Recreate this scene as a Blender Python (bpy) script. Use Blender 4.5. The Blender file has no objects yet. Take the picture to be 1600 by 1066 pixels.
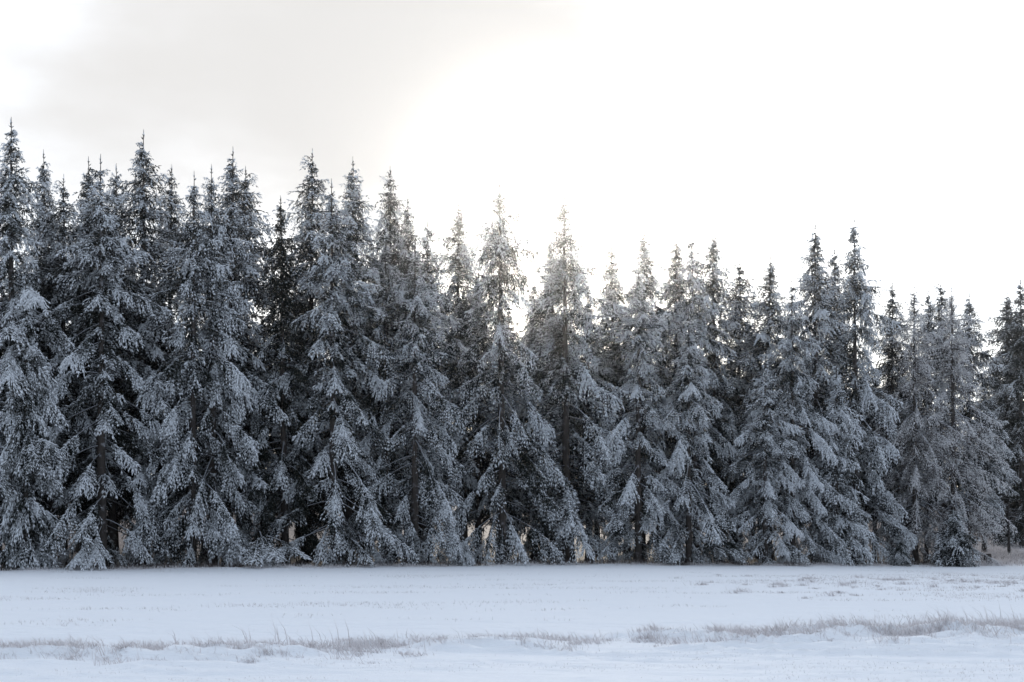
import bpy, math
import numpy as np
from mathutils import Vector

S = bpy.context.scene
COL = S.collection
R = math.radians

# ------------------------------------------------------------------ camera
cam_d = bpy.data.cameras.new("camera")
cam = bpy.data.objects.new("camera", cam_d)
COL.objects.link(cam)
cam.location = (0.0, 0.0, 2.0)
cam.rotation_euler = (R(90), 0, 0)
cam_d.lens = 50.0
cam_d.sensor_width = 36.0
cam_d.shift_y = 0.1906
cam_d.clip_start = 0.1
cam_d.clip_end = 8000.0
S.camera = cam
FPX = 1600 * 50 / 36.0
HOR = 838.0

# ------------------------------------------------------------------ sky
SUN_EL, SUN_AZ = 12.5, 2.0            # degrees; azimuth to the right of the view
W = bpy.data.worlds.new("World")
S.world = W
W.use_nodes = True
nt = W.node_tree
nt.nodes.clear()
def N(tree, typ, **kw):
    n = tree.nodes.new(typ)
    for k, v in kw.items():
        if k.startswith("i_"):
            n.inputs[k[2:].replace("_", " ")].default_value = v
        else:
            setattr(n, k, v)
    return n
def M(tree, op, a, b=None, clamp=False):
    n = tree.nodes.new("ShaderNodeMath"); n.operation = op; n.use_clamp = clamp
    for i, v in enumerate((a, b)):
        if v is None: continue
        if isinstance(v, (int, float)): n.inputs[i].default_value = v
        else: tree.links.new(v, n.inputs[i])
    return n.outputs[0]
L = nt.links.new
out = N(nt, "ShaderNodeOutputWorld")
sky = N(nt, "ShaderNodeTexSky", sky_type="NISHITA", sun_disc=False, sun_elevation=R(SUN_EL), sun_rotation=R(SUN_AZ),
        altitude=700.0, air_density=1.0, dust_density=1.0, ozone_density=2.0)
bg_sky = N(nt, "ShaderNodeBackground", i_Strength=0.065)
L(sky.outputs[0], bg_sky.inputs[0])
tc = N(nt, "ShaderNodeTexCoord")
sd = Vector((math.sin(R(SUN_AZ)) * math.cos(R(SUN_EL)), math.cos(R(SUN_AZ)) * math.cos(R(SUN_EL)), math.sin(R(SUN_EL))))
def dot_dir(v):
    d = N(nt, "ShaderNodeVectorMath", operation="DOT_PRODUCT"); d.inputs[1].default_value = v
    L(tc.outputs["Generated"], d.inputs[0]); return d.outputs["Value"]
# thin high cloud: scatters sunlight forwards, so it is brightest round the sun
ca = dot_dir(sd)
phase = M(nt, "POWER", M(nt, "MAXIMUM", M(nt, "ADD", M(nt, "MULTIPLY", ca, 0.5), 0.5), 0.0), 5.5)
map_ = N(nt, "ShaderNodeMapping"); map_.inputs["Scale"].default_value = (1.0, 1.0, 2.4); map_.inputs["Location"].default_value = (0.35, 0.1, 0.2)
L(tc.outputs["Generated"], map_.inputs[0])
nz = N(nt, "ShaderNodeTexNoise", i_Scale=5.5, i_Detail=6.0, i_Roughness=0.5)
L(map_.outputs[0], nz.inputs["Vector"])
# a thicker grey bank of cloud in the upper left
bank = None
for v, pw, am in (((-0.150, 1.0, 0.365), 150.0, 1.0), ((-0.05, 1.0, 0.325), 300.0, 1.25), ((0.02, 1.0, 0.295), 500.0, 2.0), ((-0.10, 1.0, 0.29), 500.0, 0.7), ((-0.255, 1.0, 0.315), 200.0, 0.65), ((-0.34, 1.0, 0.26), 160.0, 0.55)):
    q = M(nt, "MULTIPLY", M(nt, "POWER", M(nt, "MAXIMUM", dot_dir(Vector(v).normalized()), 0.0), pw), am)
    bank = q if bank is None else M(nt, "ADD", bank, q)
thick = M(nt, "ADD", bank, M(nt, "MULTIPLY", M(nt, "SUBTRACT", nz.outputs["Fac"], 0.5), 2.3))
mr = N(nt, "ShaderNodeMapRange"); mr.inputs["From Min"].default_value = 0.0; mr.inputs["From Max"].default_value = 1.7
L(thick, mr.inputs["Value"])
inv = M(nt, "SUBTRACT", 1.0, mr.outputs[0])
cover = M(nt, "SUBTRACT", 1.0, M(nt, "MULTIPLY", M(nt, "MULTIPLY", inv, inv), inv))       # thicker cloud hides the glow behind it
bg_amb = N(nt, "ShaderNodeBackground", i_Color=(0.845, 0.98, 1.19, 1), i_Strength=0.56)      # veil lit by the blue sky
bg_fwd = N(nt, "ShaderNodeBackground", i_Color=(1.0, 0.97, 0.92, 1))                         # veil lit by the sun behind it
L(M(nt, "MULTIPLY", phase, 0.95), bg_fwd.inputs["Strength"])
bg_bank = N(nt, "ShaderNodeBackground", i_Color=(0.80, 0.79, 0.78, 1), i_Strength=1.03)
add = N(nt, "ShaderNodeAddShader"); add2 = N(nt, "ShaderNodeAddShader"); mx = N(nt, "ShaderNodeMixShader")
L(bg_sky.outputs[0], add.inputs[0]); L(bg_amb.outputs[0], add.inputs[1])
L(add.outputs[0], add2.inputs[0]); L(bg_fwd.outputs[0], add2.inputs[1])
L(cover, mx.inputs[0]); L(add2.outputs[0], mx.inputs[1]); L(bg_bank.outputs[0], mx.inputs[2]); L(mx.outputs[0], out.inputs[0])

# ------------------------------------------------------------------ sun behind thin cloud
sun_d = bpy.data.lights.new("sun", "SUN")
sun_d.energy = 1.5
sun_d.angle = R(10)
sun_d.color = (1.0, 0.92, 0.80)
sun = bpy.data.objects.new("sun", sun_d)
COL.objects.link(sun)
sun.rotation_euler = sd.to_track_quat("Z", "Y").to_euler()

S.view_settings.view_transform = "Standard"
S.view_settings.look = "None"
S.view_settings.exposure = 0.0
S.view_settings.gamma = 1.0
S.cycles.use_denoising = True
S.cycles.max_bounces = 6
S.cycles.diffuse_bounces = 3

# ------------------------------------------------------------------ helpers
rng0 = np.random.default_rng(7)

def np_mesh(name, V, F, frost=None):
    me = bpy.data.meshes.new(name)
    V = np.ascontiguousarray(V, dtype=np.float32); F = np.ascontiguousarray(F, dtype=np.int32)
    k = F.shape[1]
    me.vertices.add(len(V)); me.vertices.foreach_set("co", V.ravel())
    me.loops.add(F.size); me.loops.foreach_set("vertex_index", F.ravel())
    me.polygons.add(len(F))
    me.polygons.foreach_set("loop_start", np.arange(0, F.size, k, dtype=np.int32))
    if frost is not None:
        a = me.attributes.new("frost", "FLOAT", "POINT")
        a.data.foreach_set("value", np.ascontiguousarray(frost, dtype=np.float32))
    me.update(calc_edges=True)
    return me

def obj(name, me, mat=None, parent=None, label=None, cat=None, group=None, kind=None, loc=None):
    o = bpy.data.objects.new(name, me)
    COL.objects.link(o)
    if mat is not None and not me.materials: me.materials.append(mat)
    if parent is not None: o.parent = parent
    if loc is not None: o.location = loc
    for k, v in (("label", label), ("category", cat), ("group", group), ("kind", kind)):
        if v: o[k] = v
    return o

def nrm(v): return v / np.maximum(np.linalg.norm(v, axis=-1, keepdims=True), 1e-9)

def vnoise(x, y, seed=0):
    """smooth value noise, vectorised, about -1..1"""
    xi = np.floor(x).astype(np.int64); yi = np.floor(y).astype(np.int64)
    fx = x - xi; fy = y - yi
    fx = fx * fx * (3 - 2 * fx); fy = fy * fy * (3 - 2 * fy)
    def h(a, b):
        n = (a * 374761393 + b * 668265263 + seed * 982451653) & 0x7fffffff
        n = ((n ^ (n >> 13)) * 1274126177) & 0x7fffffff
        return ((n ^ (n >> 16)) & 0xffff) / 32767.5 - 1.0
    return (h(xi, yi) * (1 - fx) + h(xi + 1, yi) * fx) * (1 - fy) + (h(xi, yi + 1) * (1 - fx) + h(xi + 1, yi + 1) * fx) * fy
def fbm(x, y, o=4, seed=0):
    s = 0; a = 1.0; t = 0
    for i in range(o):
        s = s + a * vnoise(x * 2 ** i, y * 2 ** i, seed + i); t += a; a *= 0.5
    return s / t

# ------------------------------------------------------------------ the lie of the land
def sstep(a, b, x):
    t = np.clip((x - a) / (b - a), 0, 1); return t * t * (3 - 2 * t)
def edge_y(x):                      # the forest edge runs away to the right
    x = np.asarray(x, float)
    return 93.6 + 0.48 * x + 0.9 * np.sin(x * 0.21 + 1.0) + 0.5 * np.sin(x * 0.53)
def strip_y(x):                     # the grassy verge in the foreground
    x = np.asarray(x, float)
    return 24.9 + 0.27 * x + 0.5 * np.sin(x * 0.5 + 0.6)
def ground_z(x, y):
    x = np.asarray(x, float); y = np.asarray(y, float)
    d = y - edge_y(x)
    z = 0.05 * fbm(x * 0.09, y * 0.05, 3, 3) - 0.35 * sstep(5, 35, x) * sstep(50, 95, y)
    z = z + 0.05 * np.clip(d, 0, 60) * sstep(0, 12, d) + 0.0006 * np.clip(d - 18, 0, 110) ** 2
    z = z + (0.10 + 0.16 * fbm(x * 0.35, y * 0.35, 3, 15)) * np.exp(-((d - 0.6) / 1.4) ** 2)
    s = y - strip_y(x)
    band = np.exp(-(s / 1.7) ** 2)
    right = sstep(2, 9, x)
    z = z + band * (0.10 + 0.10 * right) * (0.75 + 0.6 * fbm(x * 0.7, y * 0.9, 3, 11))
    # wind-packed drifts with a sharper lee side towards the camera
    dr = 1 - np.abs(fbm(x * 0.42 + 3, y * 1.25 + 0.2 * x, 3, 21))
    z = z + (0.05 + 0.26 * np.exp(-((s + 0.6) / 2.0) ** 2) * (0.45 + 0.55 * right)) * (dr ** 5) * sstep(8, 14, y) * (1 - sstep(60, 80, y))
    # frozen tussocks in the field to the right
    fr = np.exp(-((y - (54 + 0.5 * x)) / 12) ** 2) * sstep(3, 14, x)
    z = z + fr * 0.16 * np.maximum(fbm(x * 0.9, y * 0.35, 3, 31), 0)
    z = z + 0.012 * fbm(x * 1.6, y * 1.6, 3, 41)
    return z

def px_x(px, D): return (px - 800.0) / FPX * D
def py_z(py, D): return 2.0 + (HOR - py) / FPX * D

# ------------------------------------------------------------------ materials
def new_mat(name):
    m = bpy.data.materials.new(name); m.use_nodes = True
    t = m.node_tree; t.nodes.clear()
    o = N(t, "ShaderNodeOutputMaterial"); b = N(t, "ShaderNodeBsdfPrincipled")
    t.links.new(b.outputs[0], o.inputs[0])
    return m, t, b
def mixcol(t, fac, a, b):
    n = N(t, "ShaderNodeMix", data_type="RGBA")
    if isinstance(fac, (int, float)): n.inputs[0].default_value = fac
    else: t.links.new(fac, n.inputs[0])
    for i, v in ((6, a), (7, b)):
        if isinstance(v, tuple): n.inputs[i].default_value = (*v, 1)
        else: t.links.new(v, n.inputs[i])
    return n.outputs[2]
def noise(t, scale, detail=3, rough=0.55, coord="Object", sc=(1, 1, 1)):
    c = N(t, "ShaderNodeTexCoord"); mp = N(t, "ShaderNodeMapping"); mp.inputs["Scale"].default_value = sc
    n = N(t, "ShaderNodeTexNoise", i_Scale=scale, i_Detail=detail, i_Roughness=rough)
    t.links.new(c.outputs[coord], mp.inputs[0]); t.links.new(mp.outputs[0], n.inputs["Vector"])
    return n.outputs["Fac"]
def smooth(t, v, lo, hi):
    m = N(t, "ShaderNodeMapRange", interpolation_type="SMOOTHSTEP")
    m.inputs["From Min"].default_value = lo; m.inputs["From Max"].default_value = hi
    t.links.new(v, m.inputs["Value"]); return m.outputs[0]

def needle_material(name, green, green2, frost_c):
    """spruce needles crusted with rime: rime sits on what faces up and on the outer twigs"""
    m, t, b = new_mat(name)
    at = N(t, "ShaderNodeAttribute", attribute_name="frost")
    g = N(t, "ShaderNodeNewGeometry"); sx = N(t, "ShaderNodeSeparateXYZ"); t.links.new(g.outputs["Normal"], sx.inputs[0])
    oi = N(t, "ShaderNodeObjectInfo"); oc = N(t, "ShaderNodeSeparateColor"); t.links.new(oi.outputs["Color"], oc.inputs[0])
    n1 = noise(t, 1.05, 2); n2 = noise(t, 14.0, 2)
    f = M(t, "ADD", M(t, "MULTIPLY", sx.outputs["Z"], 0.42), M(t, "MULTIPLY", at.outputs["Fac"], 0.85))
    f = M(t, "ADD", f, M(t, "MULTIPLY", M(t, "SUBTRACT", n1, 0.5), 1.8))
    f = M(t, "ADD", f, M(t, "MULTIPLY", M(t, "SUBTRACT", n2, 0.5), 0.25))
    f = M(t, "ADD", f, M(t, "SUBTRACT", oc.outputs[0], 0.5))
    fac = smooth(t, f, 0.38, 0.84)
    gr = mixcol(t, n1, green, green2)
    col = mixcol(t, fac, gr, frost_c)
    t.links.new(col, b.inputs["Base Color"])
    b.inputs["Roughness"].default_value = 0.8
    b.inputs["Specular IOR Level"].default_value = 0.15
    return m
MAT_NEEDLE = needle_material("rimed_spruce_needles", (0.012, 0.016, 0.015), (0.026, 0.029, 0.022), (0.84, 0.855, 0.88))
MAT_LACE = needle_material("rimed_bare_twigs", (0.060, 0.050, 0.045), (0.085, 0.068, 0.058), (0.80, 0.78, 0.78))

def bark_material():
    m, t, b = new_mat("spruce_bark")
    n1 = noise(t, 6, 4, 0.6, sc=(1, 1, 0.35)); n2 = noise(t, 2.2, 3)
    col = mixcol(t, n1, (0.020, 0.016, 0.014), (0.075, 0.060, 0.052))
    col = mixcol(t, smooth(t, n2, 0.55, 0.80), col, (0.38, 0.38, 0.40))
    t.links.new(col, b.inputs["Base Color"]); b.inputs["Roughness"].default_value = 0.9
    bp = N(t, "ShaderNodeBump", i_Strength=0.6, i_Distance=0.03); t.links.new(n1, bp.inputs["Height"]); t.links.new(bp.outputs[0], b.inputs["Normal"])
    return m
MAT_BARK = bark_material()
def limb_material():
    m, t, b = new_mat("limb_bark")
    g = N(t, "ShaderNodeNewGeometry"); sx = N(t, "ShaderNodeSeparateXYZ"); t.links.new(g.outputs["Normal"], sx.inputs[0])
    n1 = noise(t, 9, 3)
    f = smooth(t, M(t, "ADD", sx.outputs["Z"], n1), 0.5, 1.2)
    t.links.new(mixcol(t, f, (0.040, 0.034, 0.030), (0.42, 0.43, 0.46)), b.inputs["Base Color"]); b.inputs["Roughness"].default_value = 0.9
    return m
MAT_LIMB = limb_material()

def snow_material():
    m, t, b = new_mat("snow_and_forest_litter")
    at = N(t, "ShaderNodeAttribute", attribute_name="frost")       # 1 = clean snow, 0 = bare litter under the trees
    n1 = noise(t, 0.5, 5, 0.6, sc=(1, 2.2, 1)); n2 = noise(t, 5.0, 5, 0.65, sc=(0.6, 2.0, 1)); n3 = noise(t, 40.0, 3, 0.6)
    snow = mixcol(t, n1, (0.84, 0.86, 0.89), (0.90, 0.905, 0.915))
    # thin snow where the dead turf shows through
    turf = smooth(t, M(t, "ADD", M(t, "MULTIPLY", n2, 0.75), M(t, "MULTIPLY", n1, 0.35)), 0.66, 0.80)
    snow = mixcol(t, M(t, "MULTIPLY", turf, 0.16), snow, (0.42, 0.38, 0.36))
    litter = mixcol(t, n2, (0.08, 0.062, 0.054), (0.17, 0.13, 0.122))
    f = smooth(t, M(t, "ADD", at.outputs["Fac"], M(t, "MULTIPLY", M(t, "SUBTRACT", n2, 0.5), 0.7)), 0.3, 0.7)
    t.links.new(mixcol(t, f, litter, snow), b.inputs["Base Color"])
    b.inputs["Roughness"].default_value = 0.7; b.inputs["Specular IOR Level"].default_value = 0.2
    h = M(t, "ADD", M(t, "MULTIPLY", n2, 1.0), M(t, "MULTIPLY", n3, 0.12))
    bp = N(t, "ShaderNodeBump", i_Strength=0.55, i_Distance=0.06); t.links.new(h, bp.inputs["Height"]); t.links.new(bp.outputs[0], b.inputs["Normal"])
    return m
MAT_SNOW = snow_material()

def grass_material(name, dry, dry2, frost_c, lo, hi):
    m, t, b = new_mat(name)
    at = N(t, "ShaderNodeAttribute", attribute_name="frost")
    n1 = noise(t, 1.1, 3); n2 = noise(t, 30, 2)
    f = M(t, "ADD", at.outputs["Fac"], M(t, "MULTIPLY", M(t, "SUBTRACT", n2, 0.5), 0.8))
    t.links.new(mixcol(t, smooth(t, f, lo, hi), mixcol(t, n1, dry, dry2), frost_c), b.inputs["Base Color"])
    b.inputs["Roughness"].default_value = 0.85; b.inputs["Specular IOR Level"].default_value = 0.15
    tl = N(t, "ShaderNodeBsdfTranslucent"); mx = N(t, "ShaderNodeMixShader"); mx.inputs[0].default_value = 0.55
    t.links.new(b.inputs["Base Color"].links[0].from_socket, tl.inputs["Color"])
    o = [n for n in t.nodes if n.type == "OUTPUT_MATERIAL"][0]
    t.links.new(b.outputs[0], mx.inputs[1]); t.links.new(tl.outputs[0], mx.inputs[2]); t.links.new(mx.outputs[0], o.inputs[0])
    return m
MAT_DRY = grass_material("dry_forest_grass", (0.10, 0.075, 0.062), (0.20, 0.155, 0.135), (0.50, 0.46, 0.46), 0.3, 1.2)
MAT_GRASS = grass_material("rimed_dry_grass", (0.34, 0.265, 0.23), (0.50, 0.40, 0.35), (0.90, 0.87, 0.87), -0.45, 0.5)

# ------------------------------------------------------------------ ground
def build_ground():
    ys = np.concatenate([np.array([-400, -60, -8, 4.0]), np.arange(8, 17, 0.5), np.arange(17, 34, 0.10), np.arange(34, 60, 0.4),
                         np.arange(60, 150, 1.2), np.array([152, 156, 162, 170, 180, 195, 215, 240, 300, 500, 900, 1500])])
    u = np.concatenate([[-20, -8, -3, -1.5], np.linspace(-0.60, 0.60, 380), [1.5, 3, 8, 20]])
    Y, U = np.meshgrid(ys, u, indexing="ij")
    X = U * (np.abs(Y) * 0.62 + 12)
    Z = ground_z(X, Y)
    d = Y - edge_y(X)
    V = np.stack([X, Y, Z], -1).reshape(-1, 3)
    r, c = Y.shape
    i = np.arange(r * c).reshape(r, c)
    F = np.stack([i[:-1, :-1], i[:-1, 1:], i[1:, 1:], i[1:, :-1]], -1).reshape(-1, 4)
    fr = 1 - 0.85 * sstep(0.2, 2.5, d) * (1 - 0.06 * sstep(14, 26, d))
    me = np_mesh("ground", V, F, fr.reshape(-1))
    me.polygons.foreach_set("use_smooth", np.ones(len(F), dtype=bool))
    obj("ground", me, MAT_SNOW, kind="structure", label="flat snow-covered field running up to the forest edge")
build_ground()

# ------------------------------------------------------------------ trees
def spindles(P, D, l, r, f0, f1, rng):
    """small three-sided rimed twigs: ridge up, two flanks, one underside"""
    n = len(P)
    up = np.tile(np.array([0, 0, 1.0]), (n, 1)) + rng.normal(0, 0.25, (n, 3))
    s = nrm(np.cross(D, up)); u = np.cross(s, D)
    mid = P + D * (l * 0.42)[:, None]
    rr = r[:, None] * rng.uniform(0.75, 1.25, (n, 3))
    V = np.stack([P, mid + u * rr[:, :1], mid + s * rr[:, 1:2] - u * rr[:, 1:2] * 0.45,
                  mid - s * rr[:, 2:3] - u * rr[:, 2:3] * 0.45, P + D * l[:, None]], 1)
    F = np.array([[0, 2, 1], [0, 3, 2], [0, 1, 3], [4, 1, 2], [4, 2, 3], [4, 3, 1]])
    F = (F[None] + (np.arange(n) * 5)[:, None, None]).reshape(-1, 3)
    fr = np.stack([f0, (f0 + f1) / 2, (f0 + f1) / 2, (f0 + f1) / 2, f1], 1)
    return V.reshape(-1, 3), F, fr.reshape(-1)

def tube(P, r, k=3):
    n = len(P)
    T = nrm(np.gradient(P, axis=0))
    ref = np.array([0, 0, 1.0]) if abs(T[0, 2]) < 0.9 else np.array([1.0, 0, 0])
    s = nrm(np.cross(T, ref)); u = np.cross(s, T)
    a = np.arange(k) * 2 * math.pi / k
    V = P[:, None] + r[:, None, None] * (np.cos(a)[None, :, None] * s[:, None] + np.sin(a)[None, :, None] * u[:, None])
    i = np.arange(n * k).reshape(n, k)
    A = i[:-1]; B = i[1:]; A2 = np.roll(A, -1, 1); B2 = np.roll(B, -1, 1)
    F = np.concatenate([np.stack([A, A2, B2], -1).reshape(-1, 3), np.stack([A, B2, B], -1).reshape(-1, 3)])
    return V.reshape(-1, 3), F

class Bag:
    def __init__(s): s.V = []; s.F = []; s.R = []; s.n = 0
    def add(s, V, F, fr=None):
        s.V.append(V); s.F.append(F + s.n); s.n += len(V)
        s.R.append(np.ones(len(V)) if fr is None else fr)
    def mesh(s, name): return np_mesh(name, np.concatenate(s.V), np.concatenate(s.F), np.concatenate(s.R))
    def tris(s): return sum(len(f) for f in s.F)

def limb_path(p, az, L, p0, p1, tip, rng, n=8):
    t = np.linspace(0, 1, n)
    pit = p0 + (p1 - p0) * t ** 0.8 + tip * np.clip((t - 0.7) / 0.3, 0, 1) ** 1.5
    a = az + rng.normal(0, 0.10) * t + np.cumsum(rng.normal(0, 0.05, n))
    d = np.stack([np.cos(pit) * np.cos(a), np.cos(pit) * np.sin(a), np.sin(pit)], -1)
    P = p + np.concatenate([np.zeros((1, 3)), np.cumsum(d[:-1] * (L / (n - 1)), 0)])
    return P, d

def foliate(P, d, L, rng, bag, o):
    """secondary shoots on both sides of a limb, each hung with short rimed twigs"""
    n = len(P)
    n2 = max(7, int(L / o["sp2"]))
    bare = o["bare"] * float(sstep(1.8, 3.6, L)); small = float(np.clip(L / 1.3, 0.42, 1.0))
    heavy = rng.normal(0, 0.22)
    t = np.sort(rng.uniform(bare, 1.0, n2)); t[-1] = 1.0
    idx = t * (n - 1); i0 = np.minimum(idx.astype(int), n - 2); fr = (idx - i0)[:, None]
    B = P[i0] * (1 - fr) + P[i0 + 1] * fr
    dd = nrm(d[i0] * (1 - fr) + d[i0 + 1] * fr)
    side = nrm(np.cross(dd, np.array([0, 0, 1.0]))) * np.where(np.arange(n2) % 2 == 0, 1, -1)[:, None]
    l2 = np.clip(o["spray"] * L * (1 - t) ** 0.75 + 0.20 * small, 0.06, o["max2"]) * rng.uniform(0.55, 1.15, n2)
    l2 *= 0.45 + 0.55 * sstep(bare, bare + 0.25, t)
    th = rng.uniform(0.55, 1.15, n2)
    th[t > 0.96] *= 0.3
    droop = rng.uniform(o["droop"][0], o["droop"][1], n2) * np.where(t > 0.93, 0.3, 1)
    D2 = nrm(dd * np.cos(th)[:, None] + side * np.sin(th)[:, None] - np.array([0, 0, 1.0]) * droop[:, None])
    # stations along each shoot
    m = np.maximum(2, np.ceil(l2 / o["sp3"]).astype(int))
    rep = np.repeat(np.arange(n2), m)
    k = np.concatenate([np.arange(q) / max(q - 1, 1) for q in m])
    sag = o["sag"]
    base = B[rep] + D2[rep] * (l2[rep] * k)[:, None] - np.array([0, 0, 1.0]) * (sag * l2[rep] * k ** 2)[:, None]
    ax = nrm(D2[rep] - np.array([0, 0, 1.0]) * (2 * sag * k)[:, None])
    q = len(rep)
    s3 = nrm(np.cross(ax, np.array([0, 0, 1.0])) + rng.normal(0, 0.2, (q, 3)))
    sg = np.where(rng.random(q) < 0.5, -1, 1)[:, None]
    out_t = heavy + 0.08 + 0.62 * t[rep] + 0.30 * k
    # side twigs
    Dt = nrm(ax * rng.uniform(0.5, 1.2, (q, 1)) + s3 * sg * rng.uniform(0.3, 1.0, (q, 1)) - np.array([0, 0, 1.0]) * rng.uniform(0.0, o["hang"], (q, 1)))
    lt = rng.uniform(*o["twig"], q) * (1.1 - 0.35 * k) * small
    rt = rng.uniform(*o["rad"], q)
    fz = rng.normal(0, 0.05, q)
    bag.add(*spindles(base, Dt, lt, rt, out_t + fz - 0.10, out_t + fz + 0.12, rng))
    # the shoot itself
    sel = rng.random(q) < 0.75
    bag.add(*spindles(base[sel], nrm(ax[sel] + rng.normal(0, 0.12, (sel.sum(), 3))), lt[sel] * 1.15, rt[sel] * 0.9,
                      (out_t + fz)[sel], (out_t + fz)[sel] + 0.1, rng))
    # twigs lying along the top of the limb
    w = max(8, int(L / 0.08)); tt = rng.uniform(bare, 1, w); idx = tt * (n - 1); i0 = np.minimum(idx.astype(int), n - 2); fr = (idx - i0)[:, None]
    B = P[i0] * (1 - fr) + P[i0 + 1] * fr; dd = nrm(d[i0] + rng.normal(0, 0.28, (w, 3)) + np.array([0, 0, 0.1]))
    bag.add(*spindles(B, dd, rng.uniform(0.18, 0.34, w) * small, rng.uniform(*o["rad"], w) * 1.25, heavy + 0.35 + 0.5 * tt, heavy + 0.5 + 0.5 * tt, rng))

OPT = dict(sp2=0.108, sp3=0.138, bare=0.34, spray=0.42, max2=1.05, droop=(0.25, 1.0), sag=0.35, hang=1.3, twig=(0.20, 0.44), rad=(0.020, 0.040))

def spruce(seed, H, Rad, base, kind="front", power=0.8, whorl=0.62, per=5.6, slope=0.48, dead=0.0, lean=0.0, gap=0.10, pitch=0.0, **kw):
    """returns meshes (trunk, limbs, crown) of one spruce"""
    rng = np.random.default_rng(seed)
    o = dict(OPT); o.update(kw)
    zs = np.linspace(0, 1, 26) ** 1.0 * H
    wob = np.stack([np.cumsum(rng.normal(0, 0.012, 26)), np.cumsum(rng.normal(0, 0.012, 26))], -1) * min(1, H / 15)
    T = np.concatenate([wob, zs[:, None]], 1)
    r0 = 0.011 * H + 0.03
    tr = r0 * (1 - zs / H) ** 0.85 + 0.010; tr[0] *= 1.35
    tb = Bag(); tb.add(*tube(np.vstack([T[0] - [0, 0, 0.4], T]), np.concatenate([[tr[0] * 1.2], tr]), 9))
    lb = Bag(); cb = Bag()
    def at(z): return np.array([np.interp(z, zs, T[:, 0]), np.interp(z, zs, T[:, 1]), z])
    z = base
    az = rng.uniform(0, 6.28)
    vigour = lambda a, zz: 1 + 0.20 * math.sin(a * 2 + seed) + 0.18 * math.sin(zz * 0.9 + seed * 1.7) + 0.14 * math.sin(zz * 2.3 + a * 3)
    while z < H - 0.85:
        s = H - z; q = s / H
        nb = max(3, int(rng.normal(per + (1.2 if s < 8 else 0), 0.8))) if s > 1.2 else 4
        for b in range(nb):
            a = az + b * 6.283 / nb + rng.normal(0, 0.22)
            zz = z + rng.normal(0, 0.17) * min(1, s)
            if zz < 0.25 or zz > H - 0.7: continue
            if rng.random() < gap * float(sstep(4, 9, s)): continue
            reach = Rad * (1 - math.exp(-s * (slope + 0.04) / Rad)) * vigour(a, zz) * rng.uniform(0.55, 1.22)
            reach = min(reach, Rad * 1.12)
            reach = max(reach * (0.38 + 0.62 * min(1, s / 3.2)), 0.07 + 0.06 * rng.random())
            e = sstep(0.0, 0.5, q)
            p0 = R(40) * (1 - sstep(0, 0.16, q)) - R(12) * e + rng.normal(0, 0.13) + pitch * e
            p1 = R(25) * (1 - sstep(0, 0.10, q)) - R(46) * sstep(0.03, 0.55, q) + rng.normal(0, 0.20) + pitch * e
            tip = R(22) * (1 - 0.7 * e) * sstep(0.05, 0.2, q)
            pm = 0.5 * (p0 + p1)
            Lb = reach / max(0.55, math.cos(pm))
            # never push the lowest boughs under the ground
            drop = -math.sin(pm) * Lb
            if drop > zz - 0.1: Lb *= max(0.35, (zz - 0.1) / drop) if drop > 0 else 1; p1 *= 0.75
            P, d = limb_path(at(zz), a, Lb, p0, p1, tip, rng)
            lr = (0.008 + 0.009 * Lb) * np.linspace(1, 0.25, len(P))
            lb.add(*tube(P, lr, 3))
            if rng.random() < dead: continue
            foliate(P, d, Lb, rng, cb, o)
        # short inner shoots that hide the stem
        if s < 15:
            for b in range((5 if s < 9 else 4) if s > 1.5 else 2):
                zz = z + rng.uniform(-0.3, 0.3) * min(1, s)
                if zz > H - 0.8: continue
                Li = max(0.10, min(1.1, 0.20 * s)) * rng.uniform(0.6, 1.2)
                P, d = limb_path(at(zz), rng.uniform(0, 6.28), Li, R(10), R(-35) * float(sstep(0.05, 0.3, q)), 0.1, rng, 5)
                lb.add(*tube(P, 0.012 * np.linspace(1, 0.3, 5), 3)); foliate(P, d, Li, rng, cb, o)
        az += 1.1 + rng.normal(0, 0.3)
        z += whorl * rng.uniform(0.75, 1.25) * (0.45 + 0.55 * min(1, s / 9))
    # dead snags on the bare lower stem
    z = 0.8
    while z < base:
        a = rng.uniform(0, 6.28); Lb = rng.uniform(0.5, 1.6)
        P, d = limb_path(at(z), a, Lb, R(rng.uniform(-15, 10)), R(rng.uniform(-40, -5)), 0.2, rng, 6)
        lb.add(*tube(P, 0.016 * np.linspace(1, 0.3, 6), 3))
        for j in (2, 3, 4):
            if rng.random() < 0.6:
                P2, _ = limb_path(P[j], a + rng.choice([-1, 1]) * rng.uniform(0.5, 1.1), Lb * 0.35, R(-10), R(-40), 0, rng, 4)
                lb.add(*tube(P2, 0.008 * np.linspace(1, 0.3, 4), 3))
        z += rng.uniform(0.12, 0.4)
    # leader
    k = 7; zt = np.array([H - 0.65, H - 0.62, H - 0.62, H - 0.6, H - 0.38, H - 0.38, H - 0.36])
    aa = rng.uniform(0, 6.28, k)
    D = nrm(np.stack([np.cos(aa) * 0.9, np.sin(aa) * 0.9, np.full(k, 0.9)], -1)); D[0] = nrm(np.array([rng.normal(0, 0.07), rng.normal(0, 0.07), 1.0]))
    ll = np.array([0.65, 0.26, 0.26, 0.24, 0.15, 0.15, 0.13])
    rl = np.array([0.038, 0.03, 0.03, 0.03, 0.024, 0.024, 0.024])
    cb.add(*spindles(np.stack([at(zz) for zz in zt]), D, ll, rl, np.full(k, 0.6), np.full(k, 0.8), rng))
    me = tb.mesh("trunk"); me.polygons.foreach_set("use_smooth", np.ones(len(me.polygons), dtype=bool))
    cr = cb.mesh("crown"); cr.polygons.foreach_set("use_smooth", np.ones(len(cr.polygons), dtype=bool))
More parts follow.
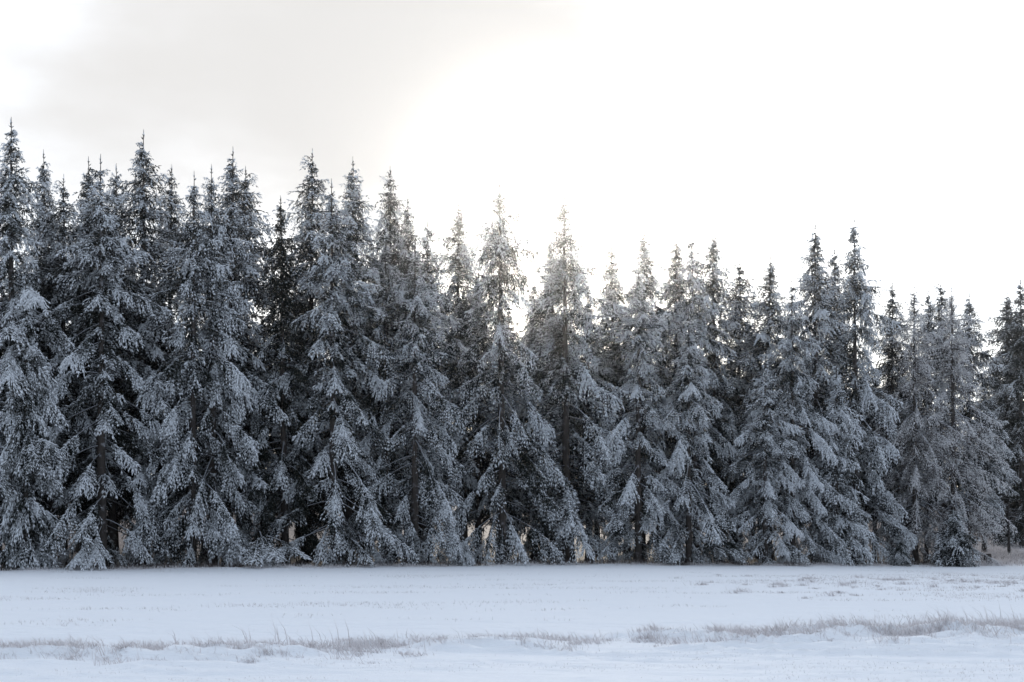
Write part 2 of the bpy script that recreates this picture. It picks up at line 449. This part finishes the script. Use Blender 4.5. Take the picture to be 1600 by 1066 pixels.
    return dict(H=H, trunk=me, limbs=lb.mesh("limbs"), crown=cr, n=tb.tris() + lb.tris() + cb.tris())

V = {}
BIG = dict(per=4.7, spray=0.50, max2=1.30, bare=0.40)
V["a"] = spruce(1, 25, 4.3, 1.3, slope=0.50, whorl=0.86, **BIG)
V["b"] = spruce(2, 25, 4.0, 2.2, slope=0.46, droop=(0.4, 1.3), hang=1.8, sag=0.5, whorl=0.84, **BIG)
V["c"] = spruce(3, 24, 4.5, 1.2, slope=0.52, pitch=-0.10, whorl=0.88, **BIG)
V["d"] = spruce(4, 25, 4.7, 2.4, slope=0.45, pitch=-0.16, droop=(0.5, 1.5), hang=2.2, sag=0.6, whorl=0.88, **BIG)
V["e"] = spruce(5, 20, 4.1, 0.9, slope=0.48, pitch=-0.08, whorl=0.84, **BIG)
V["m"] = spruce(6, 25, 3.8, 5.0, slope=0.54, pitch=0.04, whorl=0.72, sp2=0.12)
V["n"] = spruce(7, 25, 3.8, 6.5, slope=0.54, pitch=0.16, gap=0.14, whorl=0.80, sp2=0.12)
V["k"] = spruce(8, 22, 3.9, 6.0, slope=0.56, sp2=0.14, sp3=0.15, whorl=0.68)
V["l"] = spruce(9, 23, 4.2, 1.8, slope=0.50, sp2=0.135, sp3=0.16, rad=(0.013, 0.028), twig=(0.14, 0.34), droop=(0.3, 1.4), sag=0.5, hang=1.3, whorl=0.62)
V["y"] = spruce(10, 14, 2.7, 0.3, slope=0.36, whorl=0.56, pitch=-0.05, sp2=0.13)
V["s"] = spruce(11, 5, 2.2, 0.15, slope=0.8, whorl=0.34, sp2=0.12, sp3=0.13, bare=0.15, rad=(0.02, 0.036), pitch=0.12)
print("TREE TRIS", {k: v["n"] for k, v in V.items()}, sum(v["n"] for v in V.values()))

def plant(px, top, off, var, frost, wide, label, group, rot=None, D=None, name="spruce_tree", cat="spruce", needle=None, base_py=None):
    """a spruce whose stem stands off metres behind the forest edge and whose tip reaches the given height"""
    v = V[var]
    if D is None:
        u = (px - 800.0) / FPX
        D = 93.6 / (1 - 0.48 * u)
        for _ in range(12): D = float(edge_y(u * D))
        D += off
    x = px_x(px, D)
    gz = float(ground_z(x, D))
    h = py_z(top - (7 if top < 700 else 0), D) - gz
    sc = h / v["H"]
    e = bpy.data.objects.new(name, None); COL.objects.link(e)
    e.empty_display_size = 0.5
    e.location = (x, D, gz)
    e.rotation_euler = (rng0.normal(0, 0.006), rng0.normal(0, 0.006), rng0.uniform(0, 6.28) if rot is None else rot)
    w = sc * wide if sc < 0.75 else wide * (0.5 + 0.5 * sc)
    e.scale = (w, w, sc)
    e["label"] = label; e["category"] = cat
    if group: e["group"] = group
    for part, mat in (("trunk", MAT_BARK), ("limbs", MAT_LIMB), ("crown", needle or MAT_NEEDLE)):
        c = obj(part, v[part], mat, e, kind="stuff" if part == "limbs" else None)
        c.color = (frost, 0.5, 0.5, 1)
        if part == "crown" and needle is not None:
            c.material_slots[0].link = "OBJECT"; c.material_slots[0].material = needle
    return e

FG = "frosted spruces along the front edge of the forest"
BG = "spruces standing behind the front row"
FRONT = [
 (18, 190, 3.2, "a", .56, 1.05, "tall broad frosted spruce cut by the left edge of the picture"),
 (-70, 230, 3.4, "c", .54, 1.0, "frosted spruce mostly out of frame, its boughs entering at the left edge"),
 (40, 440, 0.9, "y", .60, .74, "narrow young white-crusted spruce standing before the tall spruce at the left edge"),
 (160, 247, 3.0, "c", .58, 1.03, "broad pale frosted spruce, second large one of the front row from the left"),
 (300, 274, 3.0, "b", .60, .95, "white-frosted spruce with twin neighbour on its right, third large one from the left"),
 (334, 262, 4.0, "d", .55, .88, "frosted spruce with drooping pointed boughs beside the dark gap on its right"),
 (446, 313, 6.0, "a", .08, .85, "dark green lightly frosted spruce in the shadowy gap left of centre"),
 (523, 286, 3.0, "c", .54, .97, "large frosted spruce right of the dark gap, with snow-tufted boughs to the ground"),
 (602, 372, 4.5, "b", .50, .85, "slim grey spruce squeezed between two large frosted spruces left of centre"),
 (648, 384, 2.6, "d", .56, 1.0, "frosted spruce with long boughs sloping right, above the small bushy fir"),
 (785, 285, 3.0, "d", .50, 1.0, "tall slender-topped spruce at picture centre with trailing grey branches"),
 (886, 304, 3.6, "b", .54, 1.12, "spire-topped frosted spruce just right of the picture's centre"),
 (997, 424, 2.4, "a", .57, .95, "pale frosted spruce with white tip below a taller darker one, right of centre"),
 (1076, 486, 1.8, "e", .60, .95, "shorter pale spruce standing in front of a tall double-topped pair"),
 (1196, 566, 1.6, "e", .60, .95, "low white-tipped spruce with boughs fanning right over the snow edge"),
 (1238, 438, 3.2, "c", .55, .80, "frosted spruce left of the tall one right of centre, shoulder below it"),
 (1307, 573, 1.4, "y", .60, .95, "young narrow frosted spruce before the tallest tree of the right half"),
 (1338, 341, 4.2, "b", .54, .95, "tallest spruce of the right half, steep grey pyramid"),
]
for px, top, off, var, fr, wd, lab in FRONT:
    plant(px, top, off, var, fr + 0.07 * float(sstep(700, 1000, px)), wd, lab, FG)
plant(1430, 446, 4.0, "l", .74, .9, "lacy thin-twigged frosted spruce left of the last tree before the gap", FG, needle=MAT_LACE)
plant(1492, 452, 3.0, "l", .82, 1.0, "pale lacy spruce with trailing frost, last tree before the gap at right", FG, needle=MAT_LACE)
BACK = [
 (69, 240, 9, "m", .46, .8, "thin spruce tip just right of the tall left edge spruce"),
 (99, 280, 7, "n", .50, .9, "greyish spruce low between the left edge tree and the dark double tip"),
 (134, 250, 7.5, "m", .40, .95, "dark spruce tip immediately left of the second large pale spruce"),
 (180, 262, 10, "k", .48, .8, "thin leader showing right of the second large pale spruce"),
 (220, 209, 6, "m", .46, 1.05, "tallest dark-sided spruce between the second and third pale front spruces"),
 (265, 262, 11, "n", .42, .8, "small slim spruce tip in the notch right of the tall dark-sided spruce"),
 (356, 236, 7, "m", .50, 1.05, "tall frosted spruce rising above the twin pale spruces"),
 (385, 266, 10, "n", .36, 1.0, "dark spruce with layered boughs poking right against the sky, left of centre"),
 (483, 240, 9, "n", .44, 1.0, "tall tiered spruce with flat dark layers against the white sky"),
 (546, 250, 6, "m", .50, 1.0, "tall spruce directly behind the large frosted one left of centre"),
 (610, 266, 9, "n", .40, .85, "slender dark spruce spire with a bare gap below its tip"),
 (636, 312, 8, "m", .38, .8, "dark rounded spruce top right of the slender dark spire"),
 (669, 346, 6, "k", .48, .8, "thin pale spruce tip above the sloping boughs left of centre"),
 (720, 318, 9, "m", .46, .9, "spruce tip alone in bright sky left of the slender central spruce"),
 (748, 432, 7.5, "m", .44, .95, "spruce shoulder filling the notch left of the slender central spruce"),
 (921, 462, 7.0, "m", .46, 1.0, "grey spruce in the notch right of the second central spire"),
 (836, 440, 11, "k", .48, .8, "low hazy spruce in the notch between the two central spires"),
 (863, 369, 9, "m", .46, .75, "dim spruce shoulder touching the left side of the second central spire"),
 (958, 384, 10, "n", .44, .95, "loose rounded spruce top with sky showing through, right of the central spires"),
 (1003, 356, 6, "m", .48, .95, "dark pointed spruce behind the pale white-tipped one right of centre"),
 (1056, 371, 8, "m", .44, .95, "left tip of the tall double-topped pair right of centre"),
 (1088, 365, 5, "c", .54, .82, "right tip of the tall double-topped pair, paler and wider"),
 (1122, 362, 8, "m", .44, .9, "spruce with sharp tip right of the double-topped pair"),
 (1151, 408, 10, "n", .32, 1.0, "dark nearly frost-free spruce standing deep right of the sharp-tipped one"),
 (1201, 402, 6, "m", .46, .95, "grey spruce tip alone between the dark spruce and the right-hand group"),
 (1276, 352, 5.5, "m", .50, 1.0, "tall spruce second highest of the right half, left of the tallest"),
 (1302, 391, 9, "k", .44, .85, "short dark tip in the notch left of the tallest right-hand spruce"),
 (1393, 445, 9, "n", .34, .85, "dark ragged spruce with drooping tips right of the tallest right-hand one"),
 (1447, 456, 7, "k", .48, .7, "small tip right beside the lacy thin-twigged spruce"),
 (1470, 441, 9, "n", .36, .85, "dark tiered tip behind the two lacy spruces"),
 (1512, 461, 8, "m", .36, .9, "dark spruce flank right behind the last lacy spruce"),
]
for px, top, off, var, fr, wd, lab in BACK:
    plant(px, top, off, var, fr, wd, lab, BG)
FAR = [
 (1574, 458, 141, "m", .22, 1.05, "dark spruce left of the pair beyond the gap at the right edge"),
 (1598, 441, 138, "a", .18, 1.0, "dark spruce cut by the right edge beyond the gap"),
 (1556, 560, 172, "k", .40, 1.0, "small far spruce seen at the bottom of the sky gap at right"),
 (1588, 500, 150, "a", .12, 1.05, "dark full spruce between the pair beyond the gap at right"),
 (1562, 610, 160, "y", .34, 1.5, "low dark spruce closing the foot of the gap at right"),
 (1538, 588, 128, "m", .32, 1.1, "dark spruce low behind the last lacy tree, closing the gap"),
 (1553, 632, 148, "n", .30, 1.2, "dark low spruce at the very foot of the sky gap"),
 (1640, 450, 146, "m", .42, 1.0, "spruce out beyond the right edge, only its boughs in frame"),
]
for px, top, D, var, fr, wd, lab in FAR:
    plant(px, top, 0, var, fr, wd, lab, "spruces beyond the gap at right", D=D)
# the inside of the stand: dim stems and crowns glimpsed between the others
sk_x = [-60, 0, 120, 400, 560, 700, 830, 920, 1170, 1400, 1520, 1545]
sk_y = [330, 330, 345, 430, 400, 440, 470, 480, 500, 530, 600, 640]
rf = np.random.default_rng(77)
INNER = [
 "inner spruce beyond the left edge, a few dim boughs entering the frame",
 "dim inner spruce behind the tall broad spruce cut by the left edge",
 "dim inner spruce in the notch right of the tall left edge spruce",
 "dim inner spruce behind the second large pale spruce from the left",
 "dim inner spruce below the small slim tip, left of the twin pale spruces",
 "dim inner spruce hidden behind the twin pale spruces",
 "dim inner spruce in the dark gap, just right of the twin pale spruces",
 "dim inner spruce below the tall tiered one, left of the snow-tufted spruce",
 "dim inner spruce hidden behind the large snow-tufted spruce left of centre",
 "dim inner spruce below the slender dark spire left of centre",
 "dim inner spruce behind the frosted spruce with boughs sloping right",
 "dim inner spruce below the lone tip left of the slender central spruce",
 "dim inner spruce behind the slender-topped central spruce",
 "dim inner spruce filling the notch between the two central spires",
 "dim inner spruce behind the spire-topped tree just right of centre",
 "dim inner spruce below the loose rounded top right of the central spires",
 "dim inner spruce behind the dark pointed one right of centre",
 "dim inner spruce behind the double-topped pair right of centre",
 "dim inner spruce below the dark nearly frost-free one",
 "dim inner spruce below the grey lone tip left of the right-hand group",
 "dim inner spruce behind the shoulder spruce of the right-hand group",
 "dim inner spruce behind the second highest tree of the right half",
 "dim inner spruce behind the tallest tree of the right half",
 "dim inner spruce below the dark ragged one right of the tallest",
 "dim inner spruce behind the first lacy thin-twigged spruce",
 "dim inner spruce behind the last lacy spruce before the gap",
]
fill = []
for row, (o0, n) in enumerate(((8.5, 26), (13, 22), (19, 16))):
    for q in np.linspace(-34, 36, n):
        x = q + rf.uniform(-0.8, 0.8); y = float(edge_y(x)) + o0 + rf.uniform(-1.5, 1.5)
        px = 800 + x / y * FPX
        if px < 1532: fill.append((px, y, row))
for i, (px, y, row) in enumerate(fill):
    top = float(np.interp(px, sk_x, sk_y)) + rf.uniform(0, 70) + 15 * row
    plant(px, top, 0, "mkn"[(i + row) % 3], rf.uniform(.14, .32), 1.12, INNER[i] if row == 0 and i < len(INNER) else "dim bare-stemmed spruce deep inside the stand, barely glimpsed between the trees in front", "spruces deep inside the stand", D=y)

# small bushy spruces on the edge
for px, top, off, fr, wd, lab in ((722, 836, 0.1, .62, .95, "small bushy frosted spruce at the snow edge left of centre"),
                                  (1405, 826, 0.0, .40, 1.0, "low dark round spruce bush on the snow edge at right"),
                                  (1490, 780, -1.2, .36, 1.0, "small dark conical spruce in front of the last lacy tree")):
    plant(px, top, off, "s", fr, wd, lab, "small spruces at the snow edge")

# ------------------------------------------------------------------ dead tree, stump, fallen boughs
def dead_tree(px, top, D, label):
    rng = np.random.default_rng(91)
    x = px_x(px, D); gz = float(ground_z(x, D)); h = py_z(top, D) - gz
    e = bpy.data.objects.new("dead_tree", None); COL.objects.link(e); e.location = (x, D, gz)
    e["label"] = label; e["category"] = "dead tree"
    zs = np.linspace(-0.3, h, 16)
    P = np.stack([np.cumsum(rng.normal(0, 0.02, 16)), np.cumsum(rng.normal(0, 0.02, 16)), zs], -1)
    tb = Bag(); tb.add(*tube(P, 0.13 * (1 - np.clip(zs / h, 0, 1)) + 0.03, 8)); obj("trunk", tb.mesh("dead_trunk"), MAT_LIMB, e)
    for i in range(34):
        z = rng.uniform(0.8, h * 0.97); p = np.array([np.interp(z, zs, P[:, 0]), np.interp(z, zs, P[:, 1]), z])
        Q, _ = limb_path(p, rng.uniform(0, 6.28), rng.uniform(0.7, 1.9), R(rng.uniform(-10, 20)), R(rng.uniform(-35, 0)), 0.4, rng, 7)
        lb = Bag(); lb.add(*tube(Q, 0.026 * np.linspace(1, 0.3, 7), 4)); obj("limb", lb.mesh("dead_limb"), MAT_LIMB, e)
dead_tree(1577, 765, 126, "bare dead stem with short leafless branches in the gap at right")

def stump():
    rng = np.random.default_rng(5)
    D = 113.5; x = px_x(1543, D); gz = float(ground_z(x, D))
    e = bpy.data.objects.new("tree_stump", None); COL.objects.link(e); e.location = (x, D, gz)
    e["label"] = "short sawn tree stump with pale brown top in frosted grass"; e["category"] = "stump"
    k = 16; a = np.arange(k) * 2 * math.pi / k
    rr = 0.31 * (1 + 0.12 * np.sin(a * 3 + 1) + rng.normal(0, 0.04, k))
    rings = [(1.5, -0.2), (1.15, 0.1), (1.0, 0.35), (0.97, 0.8)]
    Vv = np.concatenate([np.stack([np.cos(a) * rr * s, np.sin(a) * rr * s, np.full(k, z)], -1) for s, z in rings])
    i = np.arange(len(Vv)).reshape(-1, k); A = i[:-1]; B = i[1:]
    F = np.stack([A, np.roll(A, -1, 1), np.roll(B, -1, 1), B], -1).reshape(-1, 4)
    obj("bark", np_mesh("stump_bark", Vv, F, np.ones(len(Vv))), MAT_BARK, e)
    m, t, b = new_mat("sawn_wood")
    wv = N(t, "ShaderNodeTexWave", wave_type="RINGS", rings_direction="Z", i_Scale=9.0, i_Distortion=1.5)
    c = N(t, "ShaderNodeTexCoord"); t.links.new(c.outputs["Object"], wv.inputs["Vector"])
    t.links.new(mixcol(t, wv.outputs["Fac"], (0.16, 0.09, 0.05), (0.30, 0.18, 0.10)), b.inputs["Base Color"])
    T = np.concatenate([np.stack([np.cos(a) * rr * 0.96, np.sin(a) * rr * 0.96, 0.8 - 0.06 * np.sin(a)], -1), [[0, 0, 0.82]]])
    F = np.array([[j, (j + 1) % k, k] for j in range(k)])
    obj("sawn_top", np_mesh("stump_top", T, F, np.ones(k + 1)), m, e)
stump()

def fallen_bough(px, off, length, az, seed, label):
    rng = np.random.default_rng(seed)
    u = (px - 800) / FPX; D = 93.6 / (1 - 0.48 * u)
    for _ in range(12): D = float(edge_y(u * D))
    D += off; x = u * D; gz = float(ground_z(x, D))
    e = bpy.data.objects.new("fallen_bough", None); COL.objects.link(e); e.location = (x, D, gz)
    e["label"] = label; e["category"] = "bough"; e["group"] = "boughs lying at the forest edge"
    lb = Bag(); cb = Bag(); o = dict(OPT); o.update(droop=(-0.1, 0.3), sag=0.12, hang=0.3, spray=0.42, max2=1.6)
    for j in range(5):
        P, d = limb_path(np.array([rng.normal(0, 0.4), rng.normal(0, 0.4), 1.7 + rng.normal(0, 0.25)]), az + rng.normal(0, 0.6), length * rng.uniform(0.7, 1), R(-16), R(-42), 0.35, rng)
        P[:, 2] = np.maximum(P[:, 2], 0.12)
        lb.add(*tube(P, 0.04 * np.linspace(1, 0.25, len(P)), 4)); foliate(P, d, length, rng, cb, o)
    obj("limbs", lb.mesh("bough_limbs"), MAT_LIMB, e)
    c = obj("needles", cb.mesh("bough_needles"), MAT_NEEDLE, e); c.color = (.40, .5, .5, 1)
fallen_bough(415, 1.6, 3.2, -0.6, 31, "dark fallen spruce bough sloping down right to the snow under the dark gap")
fallen_bough(1115, 0.6, 2.6, -0.5, 32, "low spruce bough lying on the snow edge right of centre")

# ------------------------------------------------------------------ grass
def blades(x, y, h, lean_dir, lean, w, rng, zoff=None):
    """thin tapering stems, bent over with height"""
    n = len(x)
    g = ground_z(x, y) - 0.02
    b = np.stack([x, y, g], -1)
    ld = np.stack([np.cos(lean_dir), np.sin(lean_dir), np.zeros(n)], -1)
    p1 = b + np.array([0, 0, 1.0]) * (h * 0.55)[:, None] + ld * (h * lean * 0.35)[:, None]
    p2 = b + np.array([0, 0, 1.0]) * (h * np.clip(1 - 0.3 * lean, 0.35, 1))[:, None] + ld * (h * lean * 1.05)[:, None]
    a0 = rng.uniform(0, 6.28, n)
    ring = [np.stack([np.cos(a0 + k * 2.094), np.sin(a0 + k * 2.094), np.zeros(n)], -1) for k in range(3)]
    Vv = np.stack([b + ring[k] * w[:, None] for k in range(3)] + [p1 + ring[k] * (w * 0.8)[:, None] for k in range(3)] + [p2], 1)
    F = []
    for k in range(3):
        k2 = (k + 1) % 3
        F += [[k, k2, 3 + k2], [k, 3 + k2, 3 + k], [3 + k, 3 + k2, 6]]
    F = (np.array(F)[None] + (np.arange(n) * 7)[:, None, None]).reshape(-1, 3)
    f = rng.normal(0, 0.15, n)
    fr = np.stack([0.38 + f] * 3 + [0.7 + f] * 3 + [0.95 + f], 1).reshape(-1)
    return Vv.reshape(-1, 3), F, fr

def tufts(bag, cx, cy, size, nb, rng, w=(0.004, 0.009), wind=math.pi * 0.95, spread=0.35):
    """tussocks: many stems fanned round each centre"""
    for X0, Y0, s, k in zip(cx, cy, size, nb):
        k = int(k)
        a = rng.uniform(0, 6.28, k); r = np.abs(rng.normal(0, spread * s, k))
        x = X0 + np.cos(a) * r * 1.3; y = Y0 + np.sin(a) * r
        h = s * rng.uniform(0.35, 1.05, k)
        own = rng.uniform(0, 6.28, k)
        ld = np.where(rng.random(k) < 0.45, wind + rng.normal(0, 0.5, k), own)
        bag.add(*blades(x, y, h, ld, rng.uniform(0.2, 1.9, k), rng.uniform(*w, k), rng))

def grass():
    rng = np.random.default_rng(404)
    # verge
    bag = Bag()
    n = 820
    x = rng.uniform(-14, 16, n)
    y = strip_y(x) + rng.normal(0, 0.9, n) + 0.3
    keep = fbm(x * 0.45, y * 0.3, 3, 61) + 0.35 * sstep(2, 9, x) + rng.uniform(-0.25, 0.55, n) > -0.22
    x, y = x[keep], y[keep]
    s = rng.uniform(0.08, 0.34, len(x)) * (0.85 + 0.35 * sstep(2, 9, x))
    tufts(bag, x, y, s, 10 + s * 110, rng, w=(0.003, 0.007), spread=0.8)
    # tall lone stalks
    for px, D, k, hh in ((480, 24.9, 14, .60), (405, 24.6, 4, .5), (1525, 29.6, 22, .62), (1575, 30.2, 12, .55), (700, 25.3, 6, .42), (145, 23.2, 5, .40), (310, 24.3, 8, .38),
                         (860, 26.2, 7, .35), (1120, 27.4, 8, .35), (1330, 28.6, 8, .42), (1420, 29, 9, .40), (590, 25.0, 8, .42), (1240, 28, 6, .36)):
        D -= 1.2; xx = px_x(px, D) + rng.normal(0, 0.35, k); yy = D + rng.normal(0, 0.2, k)
        bag.add(*blades(xx, yy, hh * rng.uniform(0.55, 1.1, k), rng.uniform(2.4, 3.8, k), rng.uniform(0.1, 0.7, k), rng.uniform(0.006, 0.010, k), rng))
    obj("verge_grass", bag.mesh("verge_grass"), MAT_GRASS, kind="stuff", label="frosted dry grass tussocks poking through drifts in the foreground", cat="grass")
    # stubble close to the camera
    bag = Bag(); n = 30000
    x = rng.uniform(-9, 11, n); y = rng.uniform(17.5, 30, n)
    dn = fbm(x * 0.35, y * 1.6, 4, 71) + 0.25 * sstep(-1, 6, x) - 0.35 * sstep(24, 30, y)
    k = dn + rng.uniform(-0.35, 0.1, n) > 0.12
    x, y = x[k], y[k]; n = len(x)
    bag.add(*blades(x, y, rng.uniform(0.02, 0.075, n), rng.uniform(0, 6.28, n), rng.uniform(0.2, 1.3, n), rng.uniform(0.002, 0.0045, n), rng))
    obj("stubble_grass", bag.mesh("stubble_grass"), MAT_GRASS, kind="stuff", label="short frosted turf showing through thin snow in the foreground", cat="grass")
    # field
    bag = Bag(); n = 80000
    y = rng.uniform(31, 92, n); x = rng.uniform(-0.42, 0.42, n) * y
    band = np.exp(-((y - (56 + 0.5 * x)) / 12) ** 2)
    dn = fbm(x * 0.20, y * 0.50, 4, 81) + 0.60 * sstep(5, 15, x) * band + 0.24 * band - 0.38 + 0.15 * sstep(70, 88, y) * sstep(0, 10, x)
    k = (dn + rng.uniform(-0.22, 0.08, n) > 0.0) & (y < edge_y(x) - 1)
    x, y = x[k], y[k]; n = len(x)
    bag.add(*blades(x, y, rng.uniform(0.03, 0.13, n), rng.uniform(0, 6.28, n), rng.uniform(0.2, 1.3, n), rng.uniform(0.005, 0.010, n), rng))
    m = 80
    xx = rng.uniform(7, 28, m); yy = 50 + 0.6 * xx + rng.normal(0, 6, m)
    tufts(bag, xx, yy, rng.uniform(0.12, 0.28, m), np.full(m, 40), rng, w=(0.006, 0.012), spread=0.8)
    obj("field_grass", bag.mesh("field_grass"), MAT_GRASS, kind="stuff", label="sparse streaks of grass showing through the snow of the field", cat="grass")
    # forest floor
    bag = Bag(); n = 19000
    x = rng.uniform(-36, 52, n); y = edge_y(x) + np.where(rng.random(n) < 0.5, rng.uniform(0.5, 24, n), np.abs(rng.normal(0, 1, n)) + 0.1)
    k = (fbm(x * 0.5, y * 0.5, 3, 91) + rng.uniform(-0.3, 0.5, n) > 0.0); x, y = x[k], y[k]; n = len(x)
    bag.add(*blades(x, y, rng.uniform(0.12, 0.5, n), rng.uniform(0, 6.28, n), rng.uniform(0.1, 1.0, n), rng.uniform(0.008, 0.016, n), rng))
    obj("forest_floor_grass", bag.mesh("forest_floor_grass"), MAT_DRY, kind="stuff", label="brown dry grass on the dim forest floor between the stems", cat="grass")
    # forest edge
    bag = Bag()
    n = 16000; x = rng.uniform(-36, 45, n); y = edge_y(x) + rng.normal(-0.3, 0.55, n)
    k = fbm(x * 0.8, y * 0.8, 3, 95) + rng.uniform(-0.3, 0.5, n) > 0.05; x, y = x[k], y[k]; n = len(x)
    bag.add(*blades(x, y, rng.uniform(0.06, 0.32, n), rng.uniform(0, 6.28, n), rng.uniform(0.1, 1.2, n), rng.uniform(0.008, 0.015, n), rng))
    # taller frosted meadow in the gap at the right
    n = 9000; y = rng.uniform(111, 150, n); x = rng.uniform(0.325, 0.40, n) * y
    bag.add(*blades(x, y, rng.uniform(0.2, 0.7, n), rng.uniform(0, 6.28, n), rng.uniform(0.1, 0.9, n), rng.uniform(0.010, 0.020, n), rng))
    obj("undergrowth", bag.mesh("undergrowth"), MAT_GRASS, kind="stuff", label="frosted dry grass and undergrowth along the forest edge", cat="undergrowth")
grass()

# ------------------------------------------------------------------ thin haze added for the glow round the sun, in place of lens glare
def haze():
    x, y0, y1, z0, z1 = 22000, -2000, 4000, -4.0, 42.0
    Vv = np.array([[sx * x, yy, zz] for zz in (z0, z1) for yy in (y0, y1) for sx in (-1, 1)])
    F = np.array([[0, 2, 3, 1], [4, 5, 7, 6], [0, 1, 5, 4], [2, 6, 7, 3], [0, 4, 6, 2], [1, 3, 7, 5]])
    m = bpy.data.materials.new("glow_haze"); m.use_nodes = True; t = m.node_tree; t.nodes.clear()
    o = N(t, "ShaderNodeOutputMaterial"); v = N(t, "ShaderNodeVolumePrincipled")
    v.inputs["Color"].default_value = (0.95, 0.95, 0.95, 1); v.inputs["Density"].default_value = 0.00028; v.inputs["Anisotropy"].default_value = 0.97
    t.links.new(v.outputs[0], o.inputs["Volume"])
    obj("haze", np_mesh("haze", Vv, F), m, kind="stuff", label="thin haze added to stand in for the veiling glare round the sun", cat="haze")
haze()
